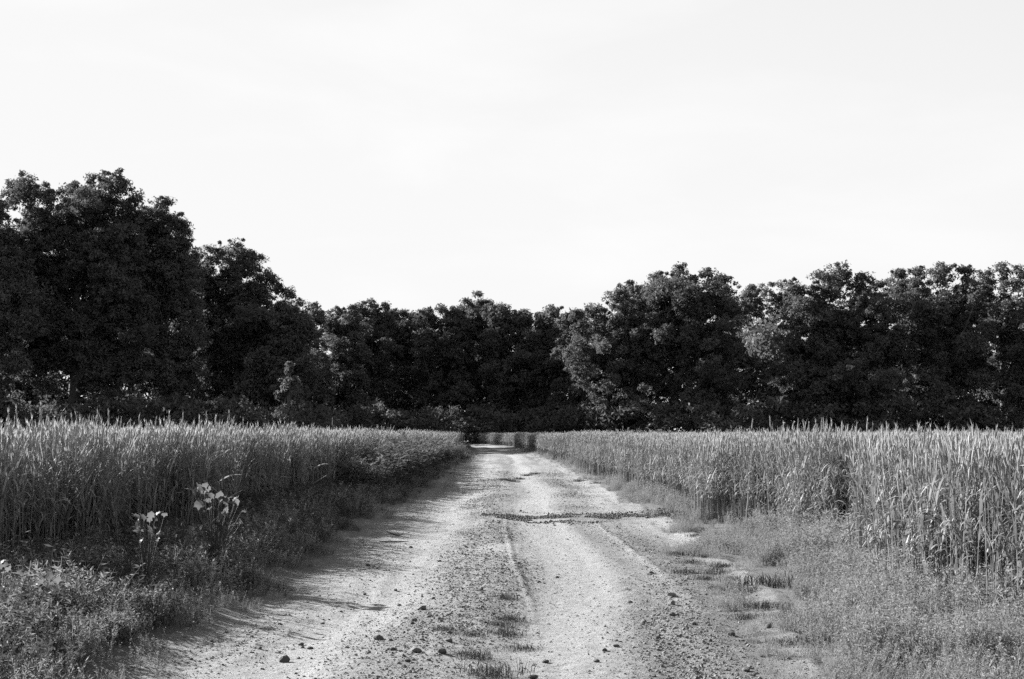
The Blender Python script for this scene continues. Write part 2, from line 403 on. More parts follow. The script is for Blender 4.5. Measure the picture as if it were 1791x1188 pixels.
CT = [("slim airy tree in the dip beside the tall left group", 205, 553, 22, [(547, 528, 9), (560, 543, 9)], .8),
      ("round-topped tree next to the dip at the left of the far row", 215, 600, 34, [(588, 535, 16), (612, 528, 14), (575, 550, 12)], 1),
      ("far tree with three small rounded tops left of the far row's middle", 225, 650, 42, [(650, 522, 17), (628, 528, 13), (676, 530, 13)], 1),
      ("shorter far tree in the notch between two rounded tops", 230, 708, 32, [(705, 540, 15), (726, 546, 11), (688, 540, 10)], 1),
      ("far tree with a broad flat rounded top", 222, 772, 42, [(748, 536, 14), (775, 529, 16), (797, 533, 12)], 1),
      ("far tree whose narrow top stands highest of the far row", 226, 836, 36, [(835, 508, 12), (817, 522, 12), (855, 522, 12), (836, 530, 18)], 1),
      ("far tree sloping down right of the highest far top", 220, 886, 34, [(878, 531, 14), (902, 541, 11)], 1),
      ("far tree with a ragged top left of the small sky gap", 218, 940, 36, [(916, 540, 12), (944, 545, 14), (963, 535, 10)], 1),
      ("far tree right of the small sky gap above the track", 212, 995, 28, [(988, 545, 12), (1008, 540, 13), (975, 572, 8)], 1)]
for q, (lb, D, c, hw, tp, sp) in enumerate(CT):
    tree("broadleaf_tree", lb, "tree", D, c, hw, tp, 20 + q, gC, half=.24, per=44, sparse=sp, dy=6, low=.04)
RT = [("broad tree with its sunlit left flank sloping up from the far row", 200, 1110, 100, [(1010, 540, 18), (1042, 525, 20), (1076, 501, 22), (1110, 482, 22), (1148, 475, 22), (1185, 462, 20), (1060, 560, 30), (1120, 540, 30)], None, 1),
      ("dark round-headed tree left of the thin pale tree", 196, 1240, 50, [(1210, 476, 16), (1240, 468, 20), (1270, 476, 17), (1240, 520, 30)], None, 1),
      ("thin pale tree seen through the notch between darker crowns", 238, 1338, 50, [(1310, 491, 18), (1340, 488, 18), (1370, 490, 17)], M_leaf_pale, .55),
      ("large dark domed tree right of the thin pale tree", 186, 1472, 92, [(1396, 485, 20), (1432, 472, 22), (1474, 455, 22), (1512, 470, 20), (1548, 487, 18), (1440, 520, 30), (1510, 520, 30)], None, 1),
      ("thin wispy tree top between two dark domes at the right", 214, 1582, 26, [(1579, 468, 11), (1592, 485, 11)], M_leaf_pale, .5),
      ("dark flat-domed tree near the right edge", 186, 1652, 60, [(1606, 464, 17), (1655, 453, 22), (1694, 461, 18), (1650, 520, 30)], None, 1),
      ("airy tree with loose upright sprays at the right edge", 190, 1757, 45, [(1731, 466, 14), (1761, 454, 15), (1784, 461, 12), (1760, 510, 26)], None, .8),
      ("dark tree cut off by the right edge of the picture", 180, 1835, 60, [(1815, 500, 26), (1850, 470, 34)], None, 1)]
for q, (lb, D, c, hw, tp, mt, sp) in enumerate(RT):
    tree("broadleaf_tree", lb, "tree", D, c, hw, tp, 40 + q, gR, mt, half=.22, per=46, sub=1.1, sparse=sp, dy=8, low=.05)

# the dark body of the wood behind the named trees, and the bushes at its foot
def wood_mass(name, label, cat, n, front, depth, zmax, half, per, sub, seed):
    r = np.random.default_rng(seed)
    px = r.uniform(-160, 1950, n)
    D = np.interp(px, [-160, 0, 300, 520, 620, 900, 1050, 1250, 1950], front) + r.random(n) * depth
    zm = np.interp(px, [-160, 300, 520, 620, 1000, 1100, 1950], zmax)
    z = .5 + (zm - .5) * r.random(n) * (.75 + .5 * fbm(px * .02, px * 0, 2))
    c = np.stack([X_at(px, D), D, z], 1)
    V, F = leaf_cloud(c, sub * r.uniform(.6, 1.3, n), per, half, r); V[:, 2] = np.maximum(V[:, 2], .05)
    tag(obj(name, make_mesh(name, V, F, M_leaf)), label, cat, kind="stuff")
wood_mass("far_woodland", "dark mass of woodland behind the front trees", "woodland", 4000, [182, 182, 185, 205, 236, 242, 232, 224, 210], 12, [19, 19, 12, 13, 13, 16, 16], .42, 34, 2.2, 71)
wood_mass("undergrowth", "dark undergrowth along the foot of the wood", "undergrowth", 2000, [146, 148, 152, 158, 200, 206, 194, 180, 172], 14, [5, 5, 4.5, 5, 4.5, 5, 5.5], .26, 40, 1.3, 72)

# ------------------------------------------------------------------ rye
def rye_stalk(mb_s, mb_e, r, base, H, lean, nleaf=4, lowleaf=False, ear=True):
    ang = r.uniform(0, 2 * np.pi); ld = np.array([np.cos(ang), np.sin(ang), 0]) * lean
    tt = np.linspace(0, 1, 5)
    pts = base + np.stack([ld[0] * tt ** 2 * H, ld[1] * tt ** 2 * H, tt * H], 1)
    mb_s.tube(pts, np.array([.0045, .0042, .0038, .003, .002]), 3)
    for k in range(nleaf):
        f = r.uniform(.02, .42) if lowleaf and k < nleaf // 2 + 1 else r.uniform(.3, .85)
        p0 = base + np.array([ld[0] * f * f * H, ld[1] * f * f * H, f * H])
        a = r.uniform(0, 2 * np.pi); d = np.array([np.cos(a), np.sin(a), 0.]); side = np.array([-np.sin(a), np.cos(a), 0.])
        L = r.uniform(.18, .42); droop = r.uniform(.15, 1.5) if r.random() < .75 else r.uniform(1.5, 2.4)
        s = np.linspace(0, 1, 6); th = R(78) - s ** 1.3 * droop * 1.5
        step = L / 5
        q = np.zeros((6, 3)); q[0] = p0
        for m in range(1, 6):
            q[m] = q[m - 1] + step * (np.cos(th[m]) * d + np.sin(th[m]) * np.array([0, 0, 1.]))
        tw = r.normal(0, .5)
        sd_ = np.stack([side * np.cos(tw * u) + np.array([0, 0, 1.]) * np.sin(tw * u) for u in s])
        mb_s.ribbon(q, (r.uniform(.012, .024) if not lowleaf else r.uniform(.016, .032)) * np.array([.7, 1, 1, .85, .55, .08]), sd_)
    if ear:
        top = pts[-1]; ax = pts[-1] - pts[-2]; ax = ax / np.linalg.norm(ax); ax = ax + r.normal(0, .12, 3); ax /= np.linalg.norm(ax)
        el = r.uniform(.10, .16); s = np.linspace(0, 1, 4)
        mb_e.tube(top + ax * (s * el)[:, None], np.array([.004, .0095, .009, .002]), 4)
        for k in range(10):
            u = r.uniform(.1, .95); p0 = top + ax * u * el
            dd = ax + sph(1, r)[0] * .28; dd /= np.linalg.norm(dd)
            al = r.uniform(.05, .09); sv = np.cross(dd, sph(1, r)[0]); sv /= np.linalg.norm(sv)
            mb_e.add([p0 - sv * .0024, p0 + sv * .0024, p0 + dd * al], None, [(0, 1, 2)])

def rye_clump(seed, edge):
    r = np.random.default_rng(seed); a = MB(); b = MB()
    for k in range(11):
        p = np.array([*(r.normal(0, .09, 2)), 0.])
        H = np.clip(r.normal(1.34, .09), 1.0, 1.52)
        if edge and r.random() < .25: H *= r.uniform(.5, .9)
        rye_stalk(a, b, r, p, H, abs(r.normal(0, .08 if not edge else .12)), 4 if not edge else 6, edge)
    V = np.concatenate(a.v + b.v); na = sum(map(len, a.v))
    me = make_mesh("rye_clump", V, [np.concatenate(a.q + [q + na for q in b.q]), np.concatenate(b.t) + na], M_crop)
    me.materials.append(M_ear)
    mi = np.zeros(len(me.polygons), np.int32); nqa = sum(map(len, a.q)); mi[nqa:] = 1
    me.polygons.foreach_set("material_index", mi)
    return bpy.data.objects.new("rye_clump", me)
RYE_E = [rye_clump(100 + i, True) for i in range(6)]
RYE_I = [rye_clump(200 + i, False) for i in range(6)]

def crop_points(side, r):
    P = []; kind = []
    y = 9.6 if side > 0 else 13.6
    while y < 208:
        dy = max(.25, y * .02)
        ym = y + dy / 2
        e = crop_r(ym) if side > 0 else crop_l(ym)
        lim = .375 * ym + (2.0 if side > 0 else 5.0)
        width = max(.5, (lim - e) if side > 0 else (e + lim))
        wood = 1e9
        de = (24 if side > 0 else 34) if ym < 45 else (12 if ym < 90 else 6)
        di = 12 if ym < 45 else (7 if ym < 100 else 3.5)
        ew = min(2.0, width)
        ne = r.poisson(de * dy * ew); ni = r.poisson(di * dy * max(width - ew, 0))
        off = np.concatenate([r.random(ne) * ew, ew + r.random(ni) * max(width - ew, 0)])
        yy = y + r.random(ne + ni) * dy
        ee = (crop_r(yy) if side > 0 else crop_l(yy)) + side * (fbm(yy * .55, yy * 0 + side * 7 + 20, 3) - .5) * 1.1
        P.append(np.stack([ee + side * off, yy], 1)); kind.append(off < 1.0)
        y += dy
    return np.concatenate(P), np.concatenate(kind)
def build_crop(side, name, label, seed, hs):
    r = np.random.default_rng(seed)
    P, k = crop_points(side, r)
    keep = (side * (P[:, 0] - (road_r(P[:, 1]) + .25 if side > 0 else road_l(P[:, 1]) - .25)) > 0)
    keep &= P[:, 1] < np.interp(P[:, 0] / P[:, 1], [-.4, -.2, -.15, -.12, 0, .1, .2, .4], [140, 145, 155, 196, 205, 196, 182, 168])
    P = P[keep]; k = k[keep]; n = len(P)
    z = ground_z(P[:, 0], P[:, 1])
    h = hs * (.93 + .16 * fbm(P[:, 0] * .25 + 9, P[:, 1] * .12, 3)) * r.normal(1, .05, n)
    rot = np.stack([r.normal(0, .04, n), r.normal(0, .04, n), r.uniform(0, 6.28, n)], 1)
    wd = np.where(P[:, 1] > 60, 1.35, 1.0)
    idx = np.where(k, r.integers(0, 6, n), 6 + r.integers(0, 6, n))
    scatter(name, RYE_E + RYE_I, np.column_stack([P, z]), rot, np.stack([wd, wd, h], 1), idx, label, "rye crop")
build_crop(-1, "rye_crop", "standing rye crop left of the track, dark below with sunlit tops", 11, .935)
build_crop(1, "rye_crop", "sunlit standing rye crop right of the track", 12, .88)

# single ears that stand clear of the crop
def tall_ear(px, py, D, label, group, seed):
    r = np.random.default_rng(seed); zt = Z_at(py, D); x = X_at(px, D)
    root = empty("rye_stalk", (x, D, 0)); tag(root, label, "rye stalk", group)
    a = MB(); el = r.uniform(.13, .19)
    tt = np.linspace(0, 1, 5); ln = r.normal(0, .02, 2)
    H = zt - el * 1.1
    pts = np.stack([ln[0] * (tt ** 2 - 1) * H, ln[1] * tt ** 2 * H, tt * H], 1)
    a.tube(pts, np.array([.004, .004, .0035, .003, .002]), 4)
    obj("stem", a.mesh("stem", M_crop), root)
    e = MB(); top = pts[-1]; ax = np.array([ln[0] * 2, ln[1] * 2, 1.]); ax /= np.linalg.norm(ax)
    s = np.linspace(0, 1, 6)
    e.tube(top + ax * (s * el)[:, None], np.array([.004, .010, .0115, .010, .006, .002]), 5)
    for k in range(26):
        u = r.uniform(.05, .95); dd = ax + sph(1, r)[0] * .22; dd /= np.linalg.norm(dd)
        sv = np.cross(dd, sph(1, r)[0]); sv /= np.linalg.norm(sv); p0 = top + ax * u * el
        e.add([p0 - sv * .002, p0 + sv * .002, p0 + dd * r.uniform(.05, .1)], None, [(0, 1, 2)])
    obj("ear", e.mesh("ear", M_ear), root)
    lf = MB(); a_ = r.uniform(0, 6.28); d = np.array([np.cos(a_), np.sin(a_), 0])
    s = np.linspace(0, 1, 6)[:, None]; p0 = pts[3]
    lf.ribbon(p0 + d * s * .16 + np.array([0, 0, 1]) * (s * .2 - s ** 2 * .22), .014 * np.array([.7, 1, 1, .8, .5, .1]), np.array([-d[1], d[0], 0]))
    obj("leaf", lf.mesh("leaf", M_crop), root)
EL = [(17, 716, 17), (34, 711, 19), (78, 706, 17), (73, 716, 18), (32, 731, 21), (190, 717, 20), (245, 728, 23), (296, 720, 24), (322, 721, 26), (350, 729, 25), (361, 722, 27), (378, 727, 28), (401, 719, 27), (426, 732, 30), (582, 732, 38)]
ER = [(1314, 733, 27), (1346, 731, 26), (1369, 738, 28), (1394, 735, 24), (1439, 730, 22), (1454, 734, 24), (1471, 740, 23), (1513, 734, 20), (1549, 740, 21), (1567, 746, 19), (1605, 741, 18), (1657, 740, 17), (1697, 748, 18), (1711, 748, 17), (1760, 756, 15)]
ULAB = {(78, 706): "tallest rye ear standing above the crop near the left edge", (582, 732): "lone far rye ear above the left crop below the small pale tree",
        (190, 717): "lone rye ear above the left crop below the domed tree", (1760, 756): "low rye ear above the crop at the right edge",
        (1439, 730): "tallest rye ear above the right crop, below the large domed tree"}
for q, (px, py, D) in enumerate(EL):
    tall_ear(px, py, D, ULAB.get((px, py), "slender rye ear standing clear above the crop left of the track"), "ears above the left crop", 300 + q)
for q, (px, py, D) in enumerate(ER):
    tall_ear(px, py, D, ULAB.get((px, py), "slender rye ear standing clear above the crop right of the track"), "ears above the right crop", 340 + q)

# ------------------------------------------------------------------ verge plants
def feather_weed(seed, mat, h=.3, n=16, lw=.006, ll=.016, spread=.14, per=16):
    r = np.random.default_rng(seed); m = MB()
    for k in range(n):
        a = r.uniform(0, 6.28); b = np.array([*(r.normal(0, spread * .5, 2)), 0.])
        H = h * r.uniform(.5, 1.1); out = np.array([np.cos(a), np.sin(a), 0]) * r.uniform(.1, .7) * H
        tt = np.linspace(0, 1, 4)[:, None]; pts = b + out * tt ** 1.4 + np.array([0, 0, H]) * tt
        side = np.cross(out, [0, 0, 1]); side /= np.linalg.norm(side) + 1e-9
        m.ribbon(pts, np.array([.004, .0035, .003, .001]), side)
        u = r.uniform(.15, 1, per)
        p0 = b + out * (u ** 1.4)[:, None] + np.array([0, 0, H]) * u[:, None]
        d = sph(per, r); d[:, 2] = np.abs(d[:, 2]) * .7; d /= np.linalg.norm(d, axis=1)[:, None]
        sv = np.cross(d, sph(per, r)); sv /= np.linalg.norm(sv, axis=1)[:, None]
        L = ll * r.uniform(.6, 2.0, per)[:, None]
        V = np.stack([p0, p0 + d * L * .5 + sv * lw * .5, p0 + d * L, p0 + d * L * .5 - sv * lw * .5], 1).reshape(-1, 3)
        m.add(V, np.arange(per * 4).reshape(-1, 4))
    return bpy.data.objects.new("weed", m.mesh("weed", mat))

def leafy_weed(seed, mat, h=.85, n=5, ll=.13):
    r = np.random.default_rng(seed); m = MB()
    for k in range(n):
        a = r.uniform(0, 6.28); b = np.array([*(r.normal(0, .07, 2)), 0.]); H = h * r.uniform(.6, 1.05)
        out = np.array([np.cos(a), np.sin(a), 0]) * r.uniform(.05, .45) * H
        tt = np.linspace(0, 1, 5)[:, None]
        m.tube((b + out * tt ** 1.5 + np.array([0, 0, H]) * tt), np.array([.006, .005, .004, .003, .002]), 3)
        for q in range(18):
            u = r.uniform(.2, 1.0); p0 = b + out * u ** 1.5 + np.array([0, 0, H * u])
            t = r.uniform(0, 6.28); d = np.array([np.cos(t), np.sin(t), r.normal(.25, .3)]); d /= np.linalg.norm(d)
            sv = np.cross(d, [0, 0, 1.]); sv /= np.linalg.norm(sv); up = np.cross(sv, d)
            L = ll * r.uniform(.6, 1.4); W = L * r.uniform(.35, .55); p0 = p0 + d * .03
            V = [p0, p0 + d * L * .45 + sv * W * .5 + up * L * .1, p0 + d * L * .45, p0 + d * L * .45 - sv * W * .5 + up * L * .1, p0 + d * L - up * L * .12]
            m.add(V, None, [(0, 1, 2), (0, 2, 3), (1, 4, 2), (2, 4, 3)])
    return bpy.data.objects.new("leafy_weed", m.mesh("leafy_weed", mat))

def grass_blades(seed, mat, n=60, h=.14, rad=.09, wid=.005):
    r = np.random.default_rng(seed); m = MB()
    for k in range(n):
        a = r.uniform(0, 6.28); b = np.array([*(r.normal(0, rad * .5, 2)), 0.]); H = h * r.uniform(.4, 1.15)
        d = np.array([np.cos(a), np.sin(a), 0]); s = np.linspace(0, 1, 4)[:, None]; o_ = r.uniform(.2, .9) * H
        m.ribbon(b + d * o_ * s ** 1.7 + np.array([0, 0, H]) * (s - .35 * s ** 2.5), wid * np.array([.8, 1, .7, .08]), np.array([-d[1], d[0], 0]))
    return m.mesh("blades", mat)

W_LIGHT = [feather_weed(400 + i, M_weed, .28, 24, .007, .02, .16, 22) for i in range(6)]
W_SHADE = [feather_weed(420 + i, M_weed_shade, .34, 14, .010, .026) for i in range(4)]
W_GRASS = [bpy.data.objects.new("grass", grass_blades(440 + i, M_weed, 40, .2, .14, .005)) for i in range(4)]
W_GRASS_SHADE = [bpy.data.objects.new("grass", grass_blades(450 + i, M_weed_shade, 50, .24, .14, .006)) for i in range(4)]
W_LEAFY = [leafy_weed(460 + i, M_thicket_lit) for i in range(6)]

r = np.random.default_rng(51)
def band(y0, y1, dens, left, right, power=1.0):
    """random points between two curves; dens per square metre as a function of depth"""
    out_ = []; y = y0
    while y < y1:
        dy = max(.3, y * .02); ym = y + dy / 2; wdt = max(0, right(ym) - left(ym)); n = r.poisson(dens(ym) * wdt * dy)
        yy = y + r.random(n) * dy; t = r.random(n) ** power
        out_.append(np.stack([left(yy) + (right(yy) - left(yy)) * t, yy, t], 1)); y += dy
    return np.concatenate(out_)

# right verge: fine pale weeds, thick by the crop and thinning to the track
Pv = band(7, 150, lambda y: 75 if y < 25 else (40 if y < 50 else 16), lambda y: road_r(y) - .8, lambda y: crop_r(y) + .2, .8)
cover = np.clip((Pv[:, 0] - road_r(Pv[:, 1]) + np.interp(Pv[:, 1], [8, 22, 32], [.75, .55, .25])) / 1.5, 0, 1)
nz = fbm(Pv[:, 0] * 1.9, Pv[:, 1] * 1.2, 3)
bump_ = np.clip(cover * 1.35 + (nz - .5) * 3.4, 0, 1)
keep = r.random(len(Pv)) < bump_ ** 2
Pv = Pv[keep]; nz = nz[keep]; cov = cover[keep]; n = len(Pv)
zz = np.where((Pv[:, 0] < road_r(Pv[:, 1])), road_h(Pv[:, 0], Pv[:, 1]) - .01, ground_z(Pv[:, 0], Pv[:, 1]))
sc_ = (.3 + .6 * cov) * (.1 + 1.9 * nz) * r.uniform(.7, 1.2, n) * (1 + .45 * np.clip(1 - (crop_r(Pv[:, 1]) - Pv[:, 0]) / .5, 0, 1))
idx = np.where(r.random(n) < .85, r.integers(0, 6, n), 6 + r.integers(0, 4, n))
scatter("verge_weeds", W_LIGHT + W_GRASS, np.column_stack([Pv[:, :2], zz]), np.stack([r.normal(0, .12, n), r.normal(0, .12, n), r.uniform(0, 6.28, n)], 1),
        np.repeat(sc_[:, None], 3, 1), idx, "pale feathery weeds along the right verge of the track", "weeds")

# left verge: weeds and grass with the crop's shade put into their darker colour
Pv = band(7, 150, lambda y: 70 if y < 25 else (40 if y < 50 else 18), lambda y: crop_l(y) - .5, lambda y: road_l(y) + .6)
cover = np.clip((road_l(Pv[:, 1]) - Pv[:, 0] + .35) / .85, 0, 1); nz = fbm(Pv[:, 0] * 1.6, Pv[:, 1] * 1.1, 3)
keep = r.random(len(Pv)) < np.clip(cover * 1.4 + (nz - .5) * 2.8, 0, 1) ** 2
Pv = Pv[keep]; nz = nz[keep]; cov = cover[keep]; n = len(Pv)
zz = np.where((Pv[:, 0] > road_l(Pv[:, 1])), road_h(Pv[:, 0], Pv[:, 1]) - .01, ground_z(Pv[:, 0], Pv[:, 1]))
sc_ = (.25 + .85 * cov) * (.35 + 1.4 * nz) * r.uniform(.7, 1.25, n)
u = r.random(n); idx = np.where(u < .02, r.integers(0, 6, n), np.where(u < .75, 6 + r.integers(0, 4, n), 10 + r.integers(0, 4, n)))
scatter("verge_weeds", W_LIGHT + W_SHADE + W_GRASS_SHADE, np.column_stack([Pv[:, :2], zz]), np.stack([r.normal(0, .12, n), r.normal(0, .12, n), r.uniform(0, 6.28, n)], 1),
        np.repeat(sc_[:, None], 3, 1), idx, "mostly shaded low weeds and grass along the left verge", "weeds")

# leafy thicket on the left verge where the track recedes, and leafy weeds in the near corner
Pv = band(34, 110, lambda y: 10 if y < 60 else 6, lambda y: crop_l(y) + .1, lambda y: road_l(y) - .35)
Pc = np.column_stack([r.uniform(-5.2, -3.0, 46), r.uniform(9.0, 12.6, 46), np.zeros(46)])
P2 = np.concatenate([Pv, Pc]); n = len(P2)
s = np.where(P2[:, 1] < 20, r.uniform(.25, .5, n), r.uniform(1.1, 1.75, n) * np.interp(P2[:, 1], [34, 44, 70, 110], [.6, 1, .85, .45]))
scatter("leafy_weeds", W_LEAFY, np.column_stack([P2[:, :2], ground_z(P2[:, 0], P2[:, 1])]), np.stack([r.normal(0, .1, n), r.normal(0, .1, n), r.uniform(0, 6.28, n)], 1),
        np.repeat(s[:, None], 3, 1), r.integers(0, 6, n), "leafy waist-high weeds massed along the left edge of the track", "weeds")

# ------------------------------------------------------------------ broad-leaved plants on the left verge
def broad_leaf_mesh(seed):
    r_ = np.random.default_rng(seed); m = MB()
    n = 9; s = np.linspace(0, 1, n)
    wd = np.sin(np.pi * np.clip(s, 0, 1) ** .75) * .36 * (1 + .28 * np.cos(s * 22)) + .01
    mid = np.stack([s, 0 * s, .12 * np.sin(s * 2.6) - .25 * s ** 2], 1)
    V = np.concatenate([mid, mid + np.stack([-.06 * np.cos(s * 22), wd, .22 * wd + .05 * np.sin(s * 19)], 1), mid + np.stack([-.06 * np.cos(s * 22), -wd, .22 * wd + .05 * np.sin(s * 23)], 1)])
    Q = [(i, i + 1, n + i + 1, n + i) for i in range(n - 1)] + [(i, 2 * n + i, 2 * n + i + 1, i + 1) for i in range(n - 1)]
    m.add(V, Q); return m.mesh("leaf", M_big, True)
BL = [broad_leaf_mesh(1), broad_leaf_mesh(2)]
def broad_plant(label, px, pyb, D, leaves, seed):
    """leaves: (px, py, length m, heading deg, pitch deg)"""
    r_ = np.random.default_rng(seed); x0 = X_at(px, D); root = empty("broadleaf_weed", (x0, D, 0.03)); tag(root, label, "weed", "broad-leaved weeds on the left verge")
    m = MB()
    leaves = leaves + [(lx + r_.normal(0, 7), ly + abs(r_.normal(0, 9)), L * r_.uniform(.6, 1), hd + r_.normal(0, 70), pt + r_.normal(0, 25)) for (lx, ly, L, hd, pt) in leaves]
    leaves = leaves + [(px + (lx - px) * .7, ly + abs(r_.normal(30, 15)), L * r_.uniform(.7, 1.2), hd + r_.normal(0, 90), pt + r_.normal(-10, 25)) for (lx, ly, L, hd, pt) in leaves[::2]]
    for (lx, ly, L, hd, pt) in leaves:
        p = np.array([X_at(lx, D) - x0, r_.normal(0, .08), Z_at(ly, D) - .03])
        tt = np.linspace(0, 1, 5)[:, None]; b = np.array([r_.normal(0, .02), r_.normal(0, .02), -.05]); mid = np.array([p[0] * .35, p[1] * .3, p[2] * .6])
        m.tube((1 - tt) ** 2 * b + 2 * tt * (1 - tt) * mid + tt ** 2 * p, np.array([.008, .007, .006, .004, .0025]), 4)
        o = obj("leaf", BL[r_.integers(0, 2)], root, p); L *= .85; o.scale = (L, L, L)
        o.rotation_euler = (r_.normal(0, .6), -R(pt + 25), R(hd))
    obj("stem", m.mesh("stem", M_stem, True), root)
broad_plant("low weed with a single spread of pale sunlit leaves before the dark crop", 262, 1040, 13.2,
            [(252, 908, .10, 200, 25), (262, 910, .11, 250, 35), (270, 908, .11, 300, 40), (280, 906, .12, 350, 25), (246, 910, .09, 160, 15), (258, 930, .10, 220, -10), (275, 935, .10, 330, -20)], 1)
broad_plant("taller broad-leaved weed with many pale sunlit leaves before the dark crop", 378, 1000, 15.2,
            [(345, 862, .13, 180, 10), (352, 862, .14, 235, 45), (360, 858, .13, 320, 35), (372, 874, .12, 200, 20), (385, 876, .14, 300, 45), (398, 878, .11, 20, 20), (404, 884, .14, 230, 40), (412, 884, .14, 320, 40), (424, 896, .12, 330, -15),
             (350, 890, .10, 210, 10), (370, 900, .12, 250, 5), (395, 905, .1, 310, 0), (385, 915, .1, 270, -20), (365, 925, .12, 200, -20), (405, 920, .12, 340, -20)], 2)
r_ = np.random.default_rng(77)
for lb, px, D, hh in (("shaded broad-leaved weed below the brightly lit leaf spread", 330, 15.5, .45), ("sunlit sprawling weed in the lower left corner", 92, 11.2, .52),
                      ("small shaded broad-leaved weed nearest the track on the left verge", 440, 18.5, .35), ("half lit weed cut by the left edge of the picture", 8, 11.6, .55)):
    zb = D * 0; lv = []
    for k in range(14):
        a = r_.uniform(0, 360); pxo = px + r_.normal(0, 26); zz_ = hh * r_.uniform(.35, 1.05)
        py = 594 - FPX * math.tan(math.atan((zz_ - EYE) / D) - PITCH)
        lv.append((pxo, py, r_.uniform(.08, .14), a, r_.uniform(-20, 40)))
    broad_plant(lb, px, 0, D, lv, int(px))

# stray rye stalks with bent blades on the dark edge of the left crop
def stray_stalk(label, px, D, H, seed):
    r_ = np.random.default_rng(seed); root = empty("bent_stalk", (X_at(px, D), D, .03)); tag(root, label, "stalk", "stray stalks at the left crop edge")
    m = MB(); t = np.linspace(0, 1, 6); m.tube(np.stack([.03 * t ** 2, 0 * t, H * t - .05], 1), np.linspace(.006, .003, 6), 4); obj("stem", m.mesh("stem", M_crop), root)
    for k in range(3):
        l = MB(); s = np.linspace(0, 1, 7); d = np.array([(.9, -.9, .6)[k], .3, 0]); d /= np.linalg.norm(d)
        z0 = H * (.6 + .13 * k); pts = np.array([0.02, 0, z0]) + d * (s * .3)[:, None] + np.array([0, 0, 1]) * (s * .22 - s ** 2 * (.04 + .05 * k))[:, None]
        l.ribbon(pts, .02 * np.array([.6, 1, 1, .9, .7, .4, .06]), np.array([0, -.5, .85])); obj("leaf", l.mesh("leaf", M_crop), root)
stray_stalk("stray stalk with a long slanting blade above the broad-leaved weed", 383, 18.6, 1.15, 5)
stray_stalk("thin stray stalk with bent blades beside the leafy thicket", 548, 27, 1.1, 6)

# ------------------------------------------------------------------ grass tufts
LAND = [(503, 1153, "the large stone in the left rut"), (665, 1123, "the wedge-shaped stone"), (738, 1073, "the large middle stone"), (730, 1154, "the pale middle stone"),
        (692, 945, "the curved stick"), (855, 1184, "the tuft at the bottom edge"), (1172, 1054, "the two pale stones"), (1333, 1035, "the bushy dark tuft"),
        (1250, 966, "the largest tuft"), (1030, 905, "the dark ridge"), (900, 838, "the far clump of tufts"), (890, 1087, "the row of middle tufts")]
USED = set()
def where(px, py, what):
    """a label that places a small thing by the nearest landmark"""
    ls = sorted(LAND, key=lambda l: math.hypot(px - l[0], (py - l[1]) * 2))
    def rel(l):
        dx, dy = px - l[0], (py - l[1]) * 2; d = math.hypot(dx, dy)
        adv = "just " if d < 60 else ("a little " if d < 120 else "well ")
        h = ("right of " if dx > 0 else "left of ") if abs(dx) > .45 * abs(dy) else ""
        v = ("nearer than " if dy > 0 else "beyond ") if abs(dy) > .45 * abs(dx) else ""
        if h and v: return adv + ("nearer and " if dy > 0 else "farther and ") + h + l[2]
        return adv + (h or v) + l[2]
    for i in range(6):
        t = what + " " + rel(ls[i])
        if t not in USED: break
    USED.add(t); return t
TB = [grass_blades(480 + i, M_tuft_shade, 260, .12, .19, .0045) for i in range(5)]
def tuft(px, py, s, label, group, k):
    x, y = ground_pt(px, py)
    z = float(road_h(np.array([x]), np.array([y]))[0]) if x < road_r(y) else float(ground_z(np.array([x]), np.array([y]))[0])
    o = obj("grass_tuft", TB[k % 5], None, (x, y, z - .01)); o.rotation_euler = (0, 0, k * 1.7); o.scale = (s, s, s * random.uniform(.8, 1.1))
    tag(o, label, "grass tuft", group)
TR = [(1180, 914, .9), (1201, 921, 1.1), (1221, 933, .9), (1237, 980, .9), (1182, 973, .8), (1205, 988, .9), (1194, 1007, 1), (1252, 1010, 1), (1261, 1000, 1.1), (1299, 1045, .9), (1259, 1036, .8), (1306, 1088, .9), (1371, 1139, .8), (1431, 1136, .9), (1505, 1159, 1),
      (1215, 945, .8), (1232, 953, .8), (1270, 1022, .7), (1230, 1018, .7), (1338, 1075, 1), (1395, 1095, 1.1)]
TF = [(1110, 868, 1.3), (1103, 877, 1.4), (1082, 854, 1.3), (1045, 849, 1.3), (1074, 860, 1), (1014, 844, 1.4), (1125, 879, 1.1)]
TM = [(890, 1087, .8), (869, 1096, .8), (879, 1111, .9), (913, 1134, .8), (824, 1156, .9), (776, 1113, .7), (879, 1053, .7), (827, 1118, .6)]
TC = [(882, 842, 1.3), (897, 843, 1.4), (908, 838, 1.4), (922, 833, 1.3), (935, 831, 1.2)]
k = 0
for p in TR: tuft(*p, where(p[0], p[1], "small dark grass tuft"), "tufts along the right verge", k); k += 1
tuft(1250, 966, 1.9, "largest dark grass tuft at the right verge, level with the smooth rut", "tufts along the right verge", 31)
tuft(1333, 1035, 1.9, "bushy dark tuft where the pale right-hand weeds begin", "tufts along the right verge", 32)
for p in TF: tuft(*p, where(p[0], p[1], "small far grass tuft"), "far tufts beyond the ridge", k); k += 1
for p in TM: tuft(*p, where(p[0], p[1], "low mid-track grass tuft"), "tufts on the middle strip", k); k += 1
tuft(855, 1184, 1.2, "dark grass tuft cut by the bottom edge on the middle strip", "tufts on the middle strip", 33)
for p in TC: tuft(*p, "grass tuft in the small far clump in the middle of the track", "far clump of tufts", k); k += 1

